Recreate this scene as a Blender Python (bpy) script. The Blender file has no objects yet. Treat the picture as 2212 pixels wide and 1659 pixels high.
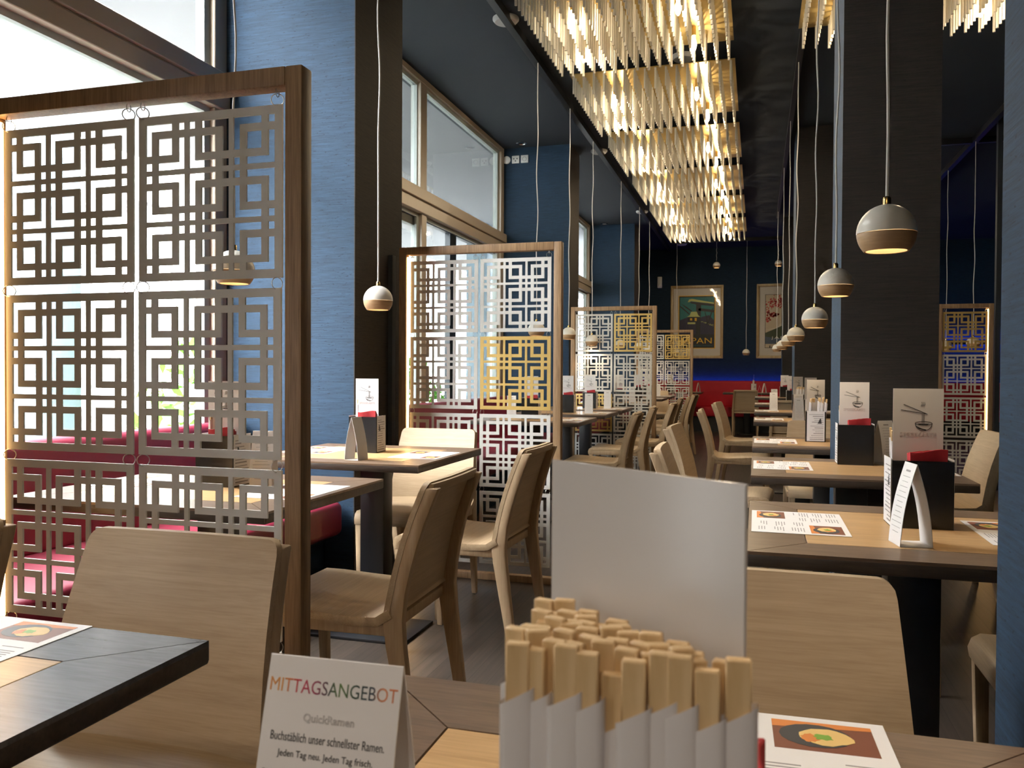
import bpy, bmesh, math, random
from mathutils import Vector, Matrix
random.seed(7)
C = bpy.context.scene.collection
PI = math.pi
sc = bpy.context.scene

# ------------------------------------------------------------------ camera
f_px, W_PX = 1789.0, 2212.0
psi, pit, rol = math.radians(16.42), math.radians(-0.87), math.radians(0.31)
camd = bpy.data.cameras.new('camera'); cam = bpy.data.objects.new('camera', camd); C.objects.link(cam)
R = Matrix.Rotation(psi, 4, 'Z') @ Matrix.Rotation(PI/2+pit, 4, 'X') @ Matrix.Rotation(rol, 4, 'Z')
cam.matrix_world = Matrix.Translation((0, 0, 1.10)) @ R
camd.sensor_width = 36; camd.lens = f_px/W_PX*36; camd.clip_start = .02; camd.clip_end = 200
camd.dof.use_dof = True; camd.dof.focus_distance = 1.9; camd.dof.aperture_fstop = 20.0
sc.camera = cam
vs = sc.view_settings
sc.display_settings.display_device = 'sRGB'
vs.view_transform = 'Standard'; vs.look = 'None'; vs.gamma = 1.0; vs.use_curve_mapping = False
vs.exposure = 0.22
cy = sc.cycles
cy.max_bounces = 7; cy.diffuse_bounces = 4; cy.glossy_bounces = 3; cy.transmission_bounces = 4; cy.transparent_max_bounces = 10
cy.sample_clamp_indirect = 4.0; cy.sample_clamp_direct = 0
cy.caustics_reflective = False; cy.caustics_refractive = False
cy.use_denoising = True
try: cy.use_light_tree = True
except Exception: pass

# ------------------------------------------------------------------ materials
def srgb(r, g, b):
    def c(x):
        x /= 255.0
        return x/12.92 if x <= .04045 else ((x+.055)/1.055)**2.4
    return (c(r), c(g), c(b), 1.0)
def new_mat(name):
    m = bpy.data.materials.new(name); m.use_nodes = True
    nt = m.node_tree; b = nt.nodes['Principled BSDF']
    return m, nt, b
def plain(name, col, rough=.5, metal=0., spec=.5, var=.06, scale=40., bump=0.):
    m, nt, b = new_mat(name); N = nt.nodes.new; L = nt.links.new
    tc = N('ShaderNodeTexCoord'); no = N('ShaderNodeTexNoise'); no.inputs['Scale'].default_value = scale; no.inputs['Detail'].default_value = 3
    L(tc.outputs['Object'], no.inputs['Vector'])
    mx = N('ShaderNodeMix'); mx.data_type = 'RGBA'
    mx.inputs['A'].default_value = [c*(1-var) for c in col[:3]]+[1]; mx.inputs['B'].default_value = [min(1, c*(1+var)) for c in col[:3]]+[1]
    L(no.outputs['Fac'], mx.inputs['Factor']); L(mx.outputs['Result'], b.inputs['Base Color'])
    b.inputs['Roughness'].default_value = rough; b.inputs['Metallic'].default_value = metal
    b.inputs['Specular IOR Level'].default_value = spec
    if bump:
        bp = N('ShaderNodeBump'); bp.inputs['Strength'].default_value = bump; bp.inputs['Distance'].default_value = .002
        L(no.outputs['Fac'], bp.inputs['Height']); L(bp.outputs['Normal'], b.inputs['Normal'])
    return m
def wood(name, c1, c2, stretch=(1.5, 40, 40), rough=.45, spec=.4, bump=.08, coat=0.):
    m, nt, b = new_mat(name); N = nt.nodes.new; L = nt.links.new
    tc = N('ShaderNodeTexCoord'); mp = N('ShaderNodeMapping'); mp.inputs['Scale'].default_value = stretch
    L(tc.outputs['Object'], mp.inputs['Vector'])
    n1 = N('ShaderNodeTexNoise'); n1.inputs['Scale'].default_value = 1.0; n1.inputs['Detail'].default_value = 5; n1.inputs['Distortion'].default_value = .6
    n2 = N('ShaderNodeTexNoise'); n2.inputs['Scale'].default_value = 5.0; n2.inputs['Detail'].default_value = 4
    L(mp.outputs['Vector'], n1.inputs['Vector']); L(mp.outputs['Vector'], n2.inputs['Vector'])
    ad = N('ShaderNodeMath'); ad.operation = 'MULTIPLY_ADD'; ad.inputs[1].default_value = .5
    L(n1.outputs['Fac'], ad.inputs[0])
    ml = N('ShaderNodeMath'); ml.operation = 'MULTIPLY'; ml.inputs[1].default_value = .5
    L(n2.outputs['Fac'], ml.inputs[0]); L(ml.outputs[0], ad.inputs[2])
    cr = N('ShaderNodeValToRGB'); cr.color_ramp.elements[0].position = .36; cr.color_ramp.elements[1].position = .62
    cr.color_ramp.elements[0].color = c1; cr.color_ramp.elements[1].color = c2
    L(ad.outputs[0], cr.inputs['Fac']); L(cr.outputs['Color'], b.inputs['Base Color'])
    b.inputs['Roughness'].default_value = rough; b.inputs['Specular IOR Level'].default_value = spec
    b.inputs['Coat Weight'].default_value = coat; b.inputs['Coat Roughness'].default_value = .25
    if bump:
        bp = N('ShaderNodeBump'); bp.inputs['Strength'].default_value = bump; bp.inputs['Distance'].default_value = .001
        L(ad.outputs[0], bp.inputs['Height']); L(bp.outputs['Normal'], b.inputs['Normal'])
    return m
def emit(name, col, strength):
    m = bpy.data.materials.new(name); m.use_nodes = True; nt = m.node_tree
    nt.nodes.clear(); o = nt.nodes.new('ShaderNodeOutputMaterial'); e = nt.nodes.new('ShaderNodeEmission')
    e.inputs['Color'].default_value = list(col)[:3]+[1]; e.inputs['Strength'].default_value = strength
    nt.links.new(e.outputs[0], o.inputs['Surface']); return m
def glass(name, tint=(.97, .975, .97, 1)):
    m = bpy.data.materials.new(name); m.use_nodes = True; nt = m.node_tree; nt.nodes.clear()
    N = nt.nodes.new; L = nt.links.new
    o = N('ShaderNodeOutputMaterial'); mx = N('ShaderNodeMixShader'); t = N('ShaderNodeBsdfTransparent'); g = N('ShaderNodeBsdfGlossy')
    t.inputs['Color'].default_value = tint; g.inputs['Roughness'].default_value = .02
    fr = N('ShaderNodeFresnel'); fr.inputs['IOR'].default_value = 1.45
    ge = N('ShaderNodeNewGeometry'); iv = N('ShaderNodeMath'); iv.operation = 'SUBTRACT'; iv.inputs[0].default_value = 1; L(ge.outputs['Backfacing'], iv.inputs[1])
    fm = N('ShaderNodeMath'); fm.operation = 'MULTIPLY'; L(fr.outputs[0], fm.inputs[0]); L(iv.outputs[0], fm.inputs[1])
    L(fm.outputs[0], mx.inputs['Fac']); L(t.outputs[0], mx.inputs[1]); L(g.outputs[0], mx.inputs[2]); L(mx.outputs[0], o.inputs['Surface'])
    return m
def wallpaper(name, c1, c2, rough=.75):
    m, nt, b = new_mat(name); N = nt.nodes.new; L = nt.links.new
    tc = N('ShaderNodeTexCoord'); mp = N('ShaderNodeMapping'); mp.inputs['Scale'].default_value = (9, 9, 160)
    L(tc.outputs['Object'], mp.inputs['Vector'])
    n1 = N('ShaderNodeTexNoise'); n1.inputs['Scale'].default_value = 1; n1.inputs['Detail'].default_value = 6; n1.inputs['Roughness'].default_value = .7
    L(mp.outputs['Vector'], n1.inputs['Vector'])
    mp2 = N('ShaderNodeMapping'); mp2.inputs['Scale'].default_value = (45, 45, 150); L(tc.outputs['Object'], mp2.inputs['Vector'])
    n2 = N('ShaderNodeTexNoise'); n2.inputs['Scale'].default_value = 1; n2.inputs['Detail'].default_value = 2; L(mp2.outputs['Vector'], n2.inputs['Vector'])
    cr = N('ShaderNodeValToRGB'); cr.color_ramp.elements[0].position = .3; cr.color_ramp.elements[1].position = .68
    cr.color_ramp.elements[0].color = c1; cr.color_ramp.elements[1].color = c2; L(n1.outputs['Fac'], cr.inputs['Fac'])
    sp = N('ShaderNodeValToRGB'); sp.color_ramp.elements[0].position = .27; sp.color_ramp.elements[1].position = .36
    sp.color_ramp.elements[0].color = (.35, .35, .4, 1); sp.color_ramp.elements[1].color = (1, 1, 1, 1); L(n2.outputs['Fac'], sp.inputs['Fac'])
    mx = N('ShaderNodeMix'); mx.data_type = 'RGBA'; mx.blend_type = 'MULTIPLY'; mx.inputs['Factor'].default_value = 1
    L(cr.outputs['Color'], mx.inputs['A']); L(sp.outputs['Color'], mx.inputs['B']); L(mx.outputs['Result'], b.inputs['Base Color'])
    b.inputs['Roughness'].default_value = rough; b.inputs['Specular IOR Level'].default_value = .25
    bp = N('ShaderNodeBump'); bp.inputs['Strength'].default_value = .25; bp.inputs['Distance'].default_value = .002
    L(n1.outputs['Fac'], bp.inputs['Height']); L(bp.outputs['Normal'], b.inputs['Normal'])
    return m
def floor_mat():
    m, nt, b = new_mat('dark_oak_planks'); N = nt.nodes.new; L = nt.links.new
    tc = N('ShaderNodeTexCoord'); mp = N('ShaderNodeMapping'); mp.inputs['Rotation'].default_value = (0, 0, PI/2)
    L(tc.outputs['Object'], mp.inputs['Vector'])
    br = N('ShaderNodeTexBrick'); br.inputs['Scale'].default_value = 1; br.inputs['Brick Width'].default_value = 1.3; br.inputs['Row Height'].default_value = .075
    br.inputs['Mortar Size'].default_value = .0012; br.inputs['Color1'].default_value = (.085, .066, .053, 1); br.inputs['Color2'].default_value = (.05, .039, .032, 1)
    br.inputs['Mortar'].default_value = (.008, .006, .005, 1); L(mp.outputs['Vector'], br.inputs['Vector'])
    mp2 = N('ShaderNodeMapping'); mp2.inputs['Scale'].default_value = (60, 3, 1); L(tc.outputs['Object'], mp2.inputs['Vector'])
    n1 = N('ShaderNodeTexNoise'); n1.inputs['Scale'].default_value = 1; n1.inputs['Detail'].default_value = 6; L(mp2.outputs['Vector'], n1.inputs['Vector'])
    cr = N('ShaderNodeValToRGB'); cr.color_ramp.elements[0].position = .25; cr.color_ramp.elements[1].position = .75
    cr.color_ramp.elements[0].color = (.45, .45, .45, 1); cr.color_ramp.elements[1].color = (1.25, 1.2, 1.15, 1); L(n1.outputs['Fac'], cr.inputs['Fac'])
    mx = N('ShaderNodeMix'); mx.data_type = 'RGBA'; mx.blend_type = 'MULTIPLY'; mx.inputs['Factor'].default_value = 1
    L(br.outputs['Color'], mx.inputs['A']); L(cr.outputs['Color'], mx.inputs['B']); L(mx.outputs['Result'], b.inputs['Base Color'])
    b.inputs['Roughness'].default_value = .3; b.inputs['Specular IOR Level'].default_value = .5
    bp = N('ShaderNodeBump'); bp.inputs['Strength'].default_value = .18; bp.inputs['Distance'].default_value = .002
    L(n1.outputs['Fac'], bp.inputs['Height']); L(bp.outputs['Normal'], b.inputs['Normal'])
    return m
def translucent(name, col, mixf=.35):
    m, nt, b = new_mat(name); N = nt.nodes.new; L = nt.links.new
    b.inputs['Base Color'].default_value = col; b.inputs['Roughness'].default_value = .35
    t = N('ShaderNodeBsdfTranslucent'); t.inputs['Color'].default_value = col
    mx = N('ShaderNodeMixShader'); mx.inputs['Fac'].default_value = mixf
    o = [n for n in nt.nodes if n.type == 'OUTPUT_MATERIAL'][0]
    L(b.outputs[0], mx.inputs[1]); L(t.outputs[0], mx.inputs[2]); L(mx.outputs[0], o.inputs['Surface'])
    return m
def gradient_ink(name, stops):
    m, nt, b = new_mat(name); N = nt.nodes.new; L = nt.links.new
    tc = N('ShaderNodeTexCoord'); sx = N('ShaderNodeSeparateXYZ'); L(tc.outputs['Generated'], sx.inputs[0])
    cr = N('ShaderNodeValToRGB'); e = cr.color_ramp.elements
    e[0].position, e[0].color = stops[0]; e[1].position, e[1].color = stops[-1]
    for p, c in stops[1:-1]:
        k = e.new(p); k.color = c
    L(sx.outputs['X'], cr.inputs['Fac']); L(cr.outputs['Color'], b.inputs['Base Color']); b.inputs['Roughness'].default_value = .6
    return m

M = {}
M['paper_blue'] = wallpaper('blue_grasscloth', (.0050, .0140, .028, 1), (.0118, .0335, .066, 1))
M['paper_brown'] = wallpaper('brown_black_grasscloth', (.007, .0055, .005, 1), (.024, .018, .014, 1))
M['ceiling'] = plain('navy_ceiling_paint', (.0062, .0115, .0185, 1), .85, var=.12, scale=6, bump=.2)
M['floor'] = floor_mat()
M['oak'] = wood('pale_oak', (.45, .322, .195, 1), (.55, .405, .253, 1), (2.2, 60, 60), .42, .4)
M['oak_leg'] = wood('pale_oak_leg', (.42, .292, .175, 1), (.51, .37, .23, 1), (45, 45, 2.5), .45, .35)
M['frame_oak'] = wood('screen_oak', (.20, .12, .06, 1), (.36, .225, .12, 1), (50, 50, 2.5), .5, .35)
M['inset'] = wood('oak_inset', (.46, .275, .125, 1), (.62, .395, .19, 1), (2, 40, 8), .28, .5)
M['walnut'] = wood('walnut_border', (.115, .072, .046, 1), (.19, .125, .082, 1), (4, 40, 40), .34, .5)
M['walnut_edge'] = wood('dark_walnut_edge', (.03, .021, .016, 1), (.06, .042, .03, 1), (4, 40, 40), .4, .4)
M['slate'] = wood('slate_stained_top', (.075, .075, .08, 1), (.12, .12, .125, 1), (4, 40, 40), .26, .5)
M['black'] = plain('black_metal', (.012, .012, .014, 1), .35, spec=.5)
M['blackbox'] = plain('black_lacquer_box', (.012, .012, .013, 1), .22, spec=.6)
M['groove'] = plain('groove_shadow_black', (.004, .003, .003, 1), .8)
M['white_panel'] = plain('white_lacquer_panel', (.70, .685, .64, 1), .45, var=.02)
M['gold_panel'] = plain('gold_lacquer_panel', (.62, .43, .14, 1), .4, .35, var=.03)
M['red'] = plain('crimson_upholstery', (.48, .012, .026, 1), .6, spec=.35, var=.15, scale=8)
M['wine'] = plain('wine_upholstery', (.20, .009, .030, 1), .42, spec=.5, var=.12, scale=8)
M['paper'] = plain('white_paper', (.80, .78, .77, 1), .5, var=.02)
M['gloss_paper'] = plain('white_laminated_card', (.78, .755, .75, 1), .16, spec=.55, var=.01)
M['ink'] = plain('black_ink', (.03, .028, .03, 1), .6)
M['grey_ink'] = plain('grey_ink', (.30, .28, .28, 1), .6)
M['faint_ink'] = plain('faint_pink_ink', (.52, .42, .42, 1), .6)
M['faint_grey'] = plain('faint_grey_ink', (.45, .44, .44, 1), .6)
M['red_ink'] = plain('red_ink', (.45, .06, .04, 1), .6)
M['napkin'] = plain('red_napkin_paper', (.33, .010, .015, 1), .8, var=.15, scale=60)
M['sleeve'] = plain('white_sleeve_paper', (.82, .79, .79, 1), .55, var=.03)
M['bamboo'] = wood('bamboo_stick', (.60, .40, .19, 1), (.74, .54, .30, 1), (60, 60, 6), .5, .35, .05)
M['shell'] = plain('cream_lamp_shell', (.84, .80, .72, 1), .28, spec=.5, var=.02)
M['lampwood'] = wood('lamp_wood', (.30, .18, .09, 1), (.42, .27, .145, 1), (4, 4, 30), .45, .4)
M['brass'] = plain('brass', (.75, .52, .20, 1), .25, 1.0, var=.03)
M['cord'] = plain('white_cord', (.80, .78, .76, 1), .5, var=.03)
M['lampglow'] = emit('lamp_glow', (1, .74, .42), 7)
M['bulb'] = emit('bulb_glow', (1, .76, .40), 38)
M['led'] = emit('warm_led', (1, .56, .20), 16)
M['blue_led'] = emit('blue_led', (.03, .10, 1.0), 22)
M['rod'] = translucent('cream_rod', (.80, .76, .68, 1), .45)
M['plate'] = plain('gold_plate', (.62, .45, .17, 1), .35, .85, var=.05)
M['bronze'] = plain('bronze_window_frame', (.44, .365, .28, 1), .32, .0, var=.04)
M['dark_frame'] = plain('anthracite_frame', (.03, .033, .038, 1), .4, .3)
M['light_frame'] = plain('pale_reveal', (.42, .46, .44, 1), .5)
M['glass'] = glass('window_glass')
M['dimming_glass'] = glass('daylight_dimming_glass', (.56, .58, .58, 1))  # darker tint put in to cut daylight through the rear bays
M['picglass'] = glass('picture_glass', (1, 1, 1, 1))
M['track'] = plain('black_track', (.008, .008, .009, 1), .4)
M['steel'] = plain('steel_ring', (.55, .54, .52, 1), .3, .9)
M['chrome'] = plain('chrome', (.7, .7, .72, 1), .15, 1.0)
M['plastic'] = plain('white_plastic', (.75, .75, .73, 1), .4, var=.01)
M['gold_frame'] = wood('gilded_frame', (.36, .24, .09, 1), (.52, .37, .16, 1), (30, 30, 3), .35, .5)
M['mount'] = plain('cream_mount', (.78, .73, .66, 1), .7, var=.01)
M['facade'] = plain('pale_stone_facade', (.75, .74, .71, 1), .8, scale=3)
M['pave'] = plain('pale_paving', (.40, .39, .375, 1), .85, scale=3)
M['stone_col'] = plain('blue_grey_column', (.22, .29, .34, 1), .6, scale=4)
M['soffit'] = plain('soffit_plaster', (.16, .165, .175, 1), .8, scale=2)
M['leaf'] = translucent('green_leaf', (.14, .38, .05, 1), .4)
M['awning'] = plain('white_awning', (.75, .76, .78, 1), .8)
M['mosaic'] = plain('pale_mosaic', (.6, .66, .64, 1), .5, var=.35, scale=28)
M['red_sign'] = plain('red_sign', (.7, .06, .06, 1), .5)
def flat(name, r, g, b, rough=.5): M[name] = plain(name, srgb(r, g, b), rough, var=.04, scale=60)
flat('food_table', 120, 66, 46); flat('food_bowl', 52, 54, 60); flat('food_noodle', 226, 190, 120); flat('food_green', 120, 165, 60); flat('food_orange', 214, 128, 60)
flat('p_teal', 22, 126, 128); flat('p_navy', 34, 32, 66); flat('p_black', 12, 18, 24); flat('p_lime', 206, 214, 130); flat('p_yellow', 242, 192, 50); flat('p_tealink', 40, 120, 112)
flat('p_sand', 214, 196, 168); flat('p_snow', 224, 212, 192); flat('p_hill', 62, 74, 44); flat('p_red', 206, 54, 50); flat('p_slate', 80, 96, 116); flat('p_white', 235, 228, 215)

# ------------------------------------------------------------------ mesh builder
class MB:
    def __init__(s): s.v = []; s.f = []; s.mi = []; s.mats = []; s.cur = 0
    def use(s, m):
        if m not in s.mats: s.mats.append(m)
        s.cur = s.mats.index(m); return s
    def add(s, vs_, fs):
        b = len(s.v); s.v += [tuple(p) for p in vs_]; s.f += [tuple(b+i for i in q) for q in fs]; s.mi += [s.cur]*len(fs); return s
    def box(s, x0, x1, y0, y1, z0, z1):
        return s.add([(x0,y0,z0),(x1,y0,z0),(x1,y1,z0),(x0,y1,z0),(x0,y0,z1),(x1,y0,z1),(x1,y1,z1),(x0,y1,z1)],
                     [(0,3,2,1),(4,5,6,7),(0,1,5,4),(1,2,6,5),(2,3,7,6),(3,0,4,7)])
    def prism(s, poly, z0, z1):
        n = len(poly)
        return s.add([(x,y,z0) for x,y in poly]+[(x,y,z1) for x,y in poly],
                     [tuple(range(n-1,-1,-1)), tuple(range(n,2*n))]+[(i,(i+1)%n,n+(i+1)%n,n+i) for i in range(n)])
    def vprism(s, poly, y0, y1):       # outline in x,z pushed along y (y0 is the front)
        n = len(poly)
        return s.add([(x,y0,z) for x,z in poly]+[(x,y1,z) for x,z in poly],
                     [tuple(range(n)), tuple(range(2*n-1,n-1,-1))]+[(i,n+i,n+(i+1)%n,(i+1)%n) for i in range(n)])
    def loft(s, secs, cap=True):       # list of equal length point rings
        n = len(secs[0]); vs_ = [p for r in secs for p in r]; fs = []
        for k in range(len(secs)-1):
            for i in range(n):
                fs.append((k*n+i, k*n+(i+1)%n, (k+1)*n+(i+1)%n, (k+1)*n+i))
        if cap: fs += [tuple(range(n-1,-1,-1)), tuple(range((len(secs)-1)*n, len(secs)*n))]
        return s.add(vs_, fs)
    def bar(s, path):                  # path of (x,y,z,wx,wy): rectangular section in x,y
        return s.loft([[(x-wx/2,y-wy/2,z),(x+wx/2,y-wy/2,z),(x+wx/2,y+wy/2,z),(x-wx/2,y+wy/2,z)] for x,y,z,wx,wy in path])
    def tube(s, pts, r, n=8):
        pts = [Vector(p) for p in pts]; secs = []
        up = None
        for i, p in enumerate(pts):
            t = (pts[min(i+1,len(pts)-1)]-pts[max(i-1,0)]).normalized()
            if up is None: up = t.orthogonal().normalized()
            u = (up-t*up.dot(t)).normalized(); up = u; w = t.cross(u)
            rr = r[i] if isinstance(r, (list, tuple)) else r
            secs.append([tuple(p+u*rr*math.cos(2*PI*k/n)+w*rr*math.sin(2*PI*k/n)) for k in range(n)])
        return s.loft(secs)
    def lathe(s, prof, n=24, c=(0,0,0), cap=True):
        secs = [[(c[0]+r*math.cos(2*PI*k/n), c[1]+r*math.sin(2*PI*k/n), c[2]+z) for k in range(n)] for r, z in prof]
        return s.loft(secs, cap)
    def torus(s, c, R_, r, axis='y', n=14, m=6):
        vs_, fs = [], []
        for i in range(n):
            a = 2*PI*i/n
            for j in range(m):
                b = 2*PI*j/m; d = R_+r*math.cos(b); h = r*math.sin(b)
                p = {'y': (d*math.cos(a), h, d*math.sin(a)), 'x': (h, d*math.cos(a), d*math.sin(a)), 'z': (d*math.cos(a), d*math.sin(a), h)}[axis]
                vs_.append((c[0]+p[0], c[1]+p[1], c[2]+p[2])); fs.append((i*m+j, ((i+1)%n)*m+j, ((i+1)%n)*m+(j+1)%m, i*m+(j+1)%m))
        return s.add(vs_, fs)
    def mesh(s, name, mat=None, bevel=0, smooth=False, seg=2):
        me = bpy.data.meshes.new(name)
        me.from_pydata(s.v, [], s.f)
        ms = s.mats or [mat]
        for m in ms: me.materials.append(M[m] if isinstance(m, str) else m)
        me.polygons.foreach_set('material_index', s.mi if s.mats else [0]*len(s.f))
        bm = bmesh.new(); bm.from_mesh(me)
        bmesh.ops.recalc_face_normals(bm, faces=bm.faces)
        if bevel:
            ed = [e for e in bm.edges if len(e.link_faces) == 2 and e.calc_face_angle(0) > .6]
            bmesh.ops.bevel(bm, geom=ed, offset=bevel, segments=seg, affect='EDGES', profile=.5, clamp_overlap=True)
        bm.to_mesh(me); bm.free()
        if smooth or bevel:
            me.polygons.foreach_set('use_smooth', [True]*len(me.polygons))
            try: me.set_sharp_from_angle(angle=.7)
            except Exception: pass
        me.update(); return me
    def build(s, name, mat=None, parent=None, bevel=0, smooth=False, seg=2, loc=None, rz=0):
        return link(name, s.mesh(name, mat, bevel, smooth, seg), parent, loc, rz)
def link(name, me, parent=None, loc=None, rz=0):
    o = bpy.data.objects.new(name, me); C.objects.link(o)
    if parent is not None: o.parent = parent
    if loc is not None: o.location = loc
    if rz: o.rotation_euler = (0, 0, rz)
    return o
def tag(o, label=None, cat=None, group=None, kind=None):
    if label: o['label'] = label
    if cat: o['category'] = cat
    if group: o['group'] = group
    if kind: o['kind'] = kind
    return o
def thing(name, label, cat, loc=(0,0,0), rz=0, group=None):
    o = bpy.data.objects.new(name, None); C.objects.link(o); o.empty_display_size = .05
    o.location = loc; o.rotation_euler = (0, 0, rz)
    return tag(o, label, cat, group)
def struct(o): o['kind'] = 'structure'; return o
def dup(root, loc, rz=0, label=None, group=None):
    r = root.copy(); C.objects.link(r); r.location = loc; r.rotation_euler = (0, 0, rz)
    if label: r['label'] = label
    if group: r['group'] = group
    for ch in list(root.children):
        c = ch.copy(); C.objects.link(c); c.parent = r
        for g in ch.children:
            d = g.copy(); C.objects.link(d); d.parent = c
    return r
def text_mesh(name, txt, size, mat, align='CENTER', width=None, height=None, outline=False, spacing=1.0):
    cu = bpy.data.curves.new(name, 'FONT'); cu.body = txt; cu.size = size; cu.align_x = align; cu.align_y = 'BOTTOM_BASELINE'; cu.extrude = .00012; cu.resolution_u = 3; cu.space_character = spacing
    if outline: cu.fill_mode = 'NONE'; cu.bevel_depth = size*.018; cu.bevel_resolution = 0; cu.extrude = 0
    o = bpy.data.objects.new('tmp_text', cu); C.objects.link(o)
    bpy.context.view_layer.update()
    me = bpy.data.meshes.new_from_object(o.evaluated_get(bpy.context.evaluated_depsgraph_get()))
    bpy.data.objects.remove(o); bpy.data.curves.remove(cu)
    me.name = name; me.materials.clear(); me.materials.append(M[mat] if isinstance(mat, str) else mat)
    if len(me.vertices):
        xs = [v.co.x for v in me.vertices]; ys = [v.co.y for v in me.vertices]
        sx = width/(max(xs)-min(xs)) if width else 1; sy = height/(max(ys)-min(ys)) if height else sx
        for v in me.vertices: v.co.x *= sx; v.co.y *= sy
    return me
def stand_text(me, parent, loc, name='lettering', tilt=PI/2, rz=0):
    o = link(name, me, parent, loc); o.rotation_euler = (tilt, 0, rz); return o

# ------------------------------------------------------------------ the room shell
TTZ = .8
CEIL, YB, YE, XR, XW = 3.50, -4.0, 16.45, 4.7, -2.68
struct(MB().box(XW-.1, XR, YB, YE+.1, -.12, 0).build('floor', 'floor'))
struct(MB().box(XW-.15, XR, YB-.1, YE+.1, CEIL, CEIL+.15).build('ceiling', 'ceiling'))
struct(MB().box(XW-.15, XR+.1, YE, YE+.12, 0, CEIL).build('wall_end', 'paper_blue'))
struct(MB().box(XW-.15, XR+.1, YB-.12, YB, 0, CEIL).build('wall_back', 'paper_blue'))
struct(MB().box(XR, XR+.12, YB, YE, 0, CEIL).build('wall_right', 'paper_blue'))
# window piers (wall pieces) and free pillars
PIERS = [(3.70, 4.26), (8.58, 9.04), (13.42, 13.95)]
for i, (a, b) in enumerate(PIERS):
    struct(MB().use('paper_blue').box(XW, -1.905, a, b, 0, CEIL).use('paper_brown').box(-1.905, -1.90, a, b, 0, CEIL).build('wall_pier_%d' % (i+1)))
PILL = [(.33, .72, .86, 1.315), (.335, .705, 3.69, 4.13), (.36, .76, 8.58, 9.15), (.385, .80, 13.45, 13.95)]
for i, (a, b, c, d) in enumerate(PILL):
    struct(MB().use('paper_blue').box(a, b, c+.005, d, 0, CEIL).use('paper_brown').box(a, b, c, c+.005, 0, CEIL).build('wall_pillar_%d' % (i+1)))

# window bays along the street side: frames in bronze, panes of glass
STRIPS = [(-2.50, -1.95), (-.66, -.38)]  # the wider strip is an unseen window added for fill light
wl = MB(); y = YB
for a, b in STRIPS+[(1.72, 1.72)]:
    wl.box(XW-.15, XW+.02, y, a, 0, CEIL); y = b
    if b > a: wl.box(XW-.15, XW+.02, a, b, 0, .25).box(XW-.15, XW+.02, a, b, 2.75, CEIL)
struct(wl.build('wall_left', 'paper_blue'))
for k, (a, b) in enumerate(STRIPS):
    w0 = struct(MB().box(XW-.06, XW, a, a+.03, .25, 2.75).box(XW-.06, XW, b-.03, b, .25, 2.75).box(XW-.06, XW, a, b, .25, .3).box(XW-.06, XW, a, b, 2.70, 2.75).build('window_%d' % (5+k), 'bronze'))
    MB().box(XW-.034, XW-.026, a+.03, b-.03, .3, 2.7).build('pane', 'glass', w0)
BAYS = [None, (1.72, 3.70), (4.26, 8.58), (9.04, 13.42), (13.95, YE)]
TR = [None, (2.425, 2.605), (2.385, 2.575), (2.385, 2.575), (2.385, 2.575)]
struct(MB().box(XW-.15, XW+.02, 13.95, YE, 0, CEIL).build('wall_left_rear', 'paper_blue'))
for i in range(1, 4):
    (a, b), (t0, t1) = BAYS[i], TR[i]
    n = i; f = MB(); x0, x1 = XW-.04, XW+.05
    f.box(x0, x1+.02, a, b, t0, (t0+t1)/2-.004); f.box(x0, x1+.035, a, b, (t0+t1)/2+.004, t1)      # two-step transom
    f.box(x0+.01, x1+.015, a, b, (t0+t1)/2-.006, (t0+t1)/2+.006)
    f.box(x0, x1, a, b, CEIL-.05, CEIL); f.box(x0, x1, a, b, 0, .1)
    f.box(x0, x1, a, a+.06, .1, t0); f.box(x0, x1, a, a+.06, t1, CEIL-.05)
    f.box(x0, x1, b-.10, b, .1, t0); f.box(x0, x1, b-.10, b, t1, CEIL-.05)
    mul = {1: [], 2: [6.30], 3: [11.2], 4: [15.2]}[i]
    for y in mul: f.box(x0, x1, y, y+.10, .1, t0); f.box(x0, x1, y-.03, y+.10, t1, CEIL-.05)
    w = struct(f.build('window_%d' % n, 'bronze', bevel=.004, seg=1))
    g = MB(); edges = [a+.06]+[v for y in mul for v in (y, y+.10)]+[b-.10]
    for k in range(0, len(edges), 2):
        g.box(XW-.004, XW+.004, edges[k], edges[k+1], .1, t0); g.box(XW-.004, XW+.004, edges[k], edges[k+1], t1, CEIL-.05)
    g.build('pane', 'glass' if i == 1 else 'dimming_glass', w)
    r = MB()                                             # pale glazing beads beside the bronze
    for k in range(0, len(edges), 2):
        for z0, z1 in ((.1, t0), (t1, CEIL-.05)):
            r.box(XW-.03, XW+.02, edges[k+1]-.045, edges[k+1], z0, z1); r.box(XW-.03, XW+.02, edges[k], edges[k+1]-.045, z1-.03, z1)
    r.build('glazing_bead', 'light_frame', w)
    if i == 2:                                           # sliding door stile in the second bay
        d = MB().box(XW-.05, XW+.0, 7.08, 7.24, .1, t0).box(XW-.05, XW+.0, 4.35, 6.30, t0-.10, t0).box(XW-.05, XW+.0, 6.40, 8.48, t0-.035, t0)
        d.build('door_stile', 'dark_frame', w)

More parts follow.
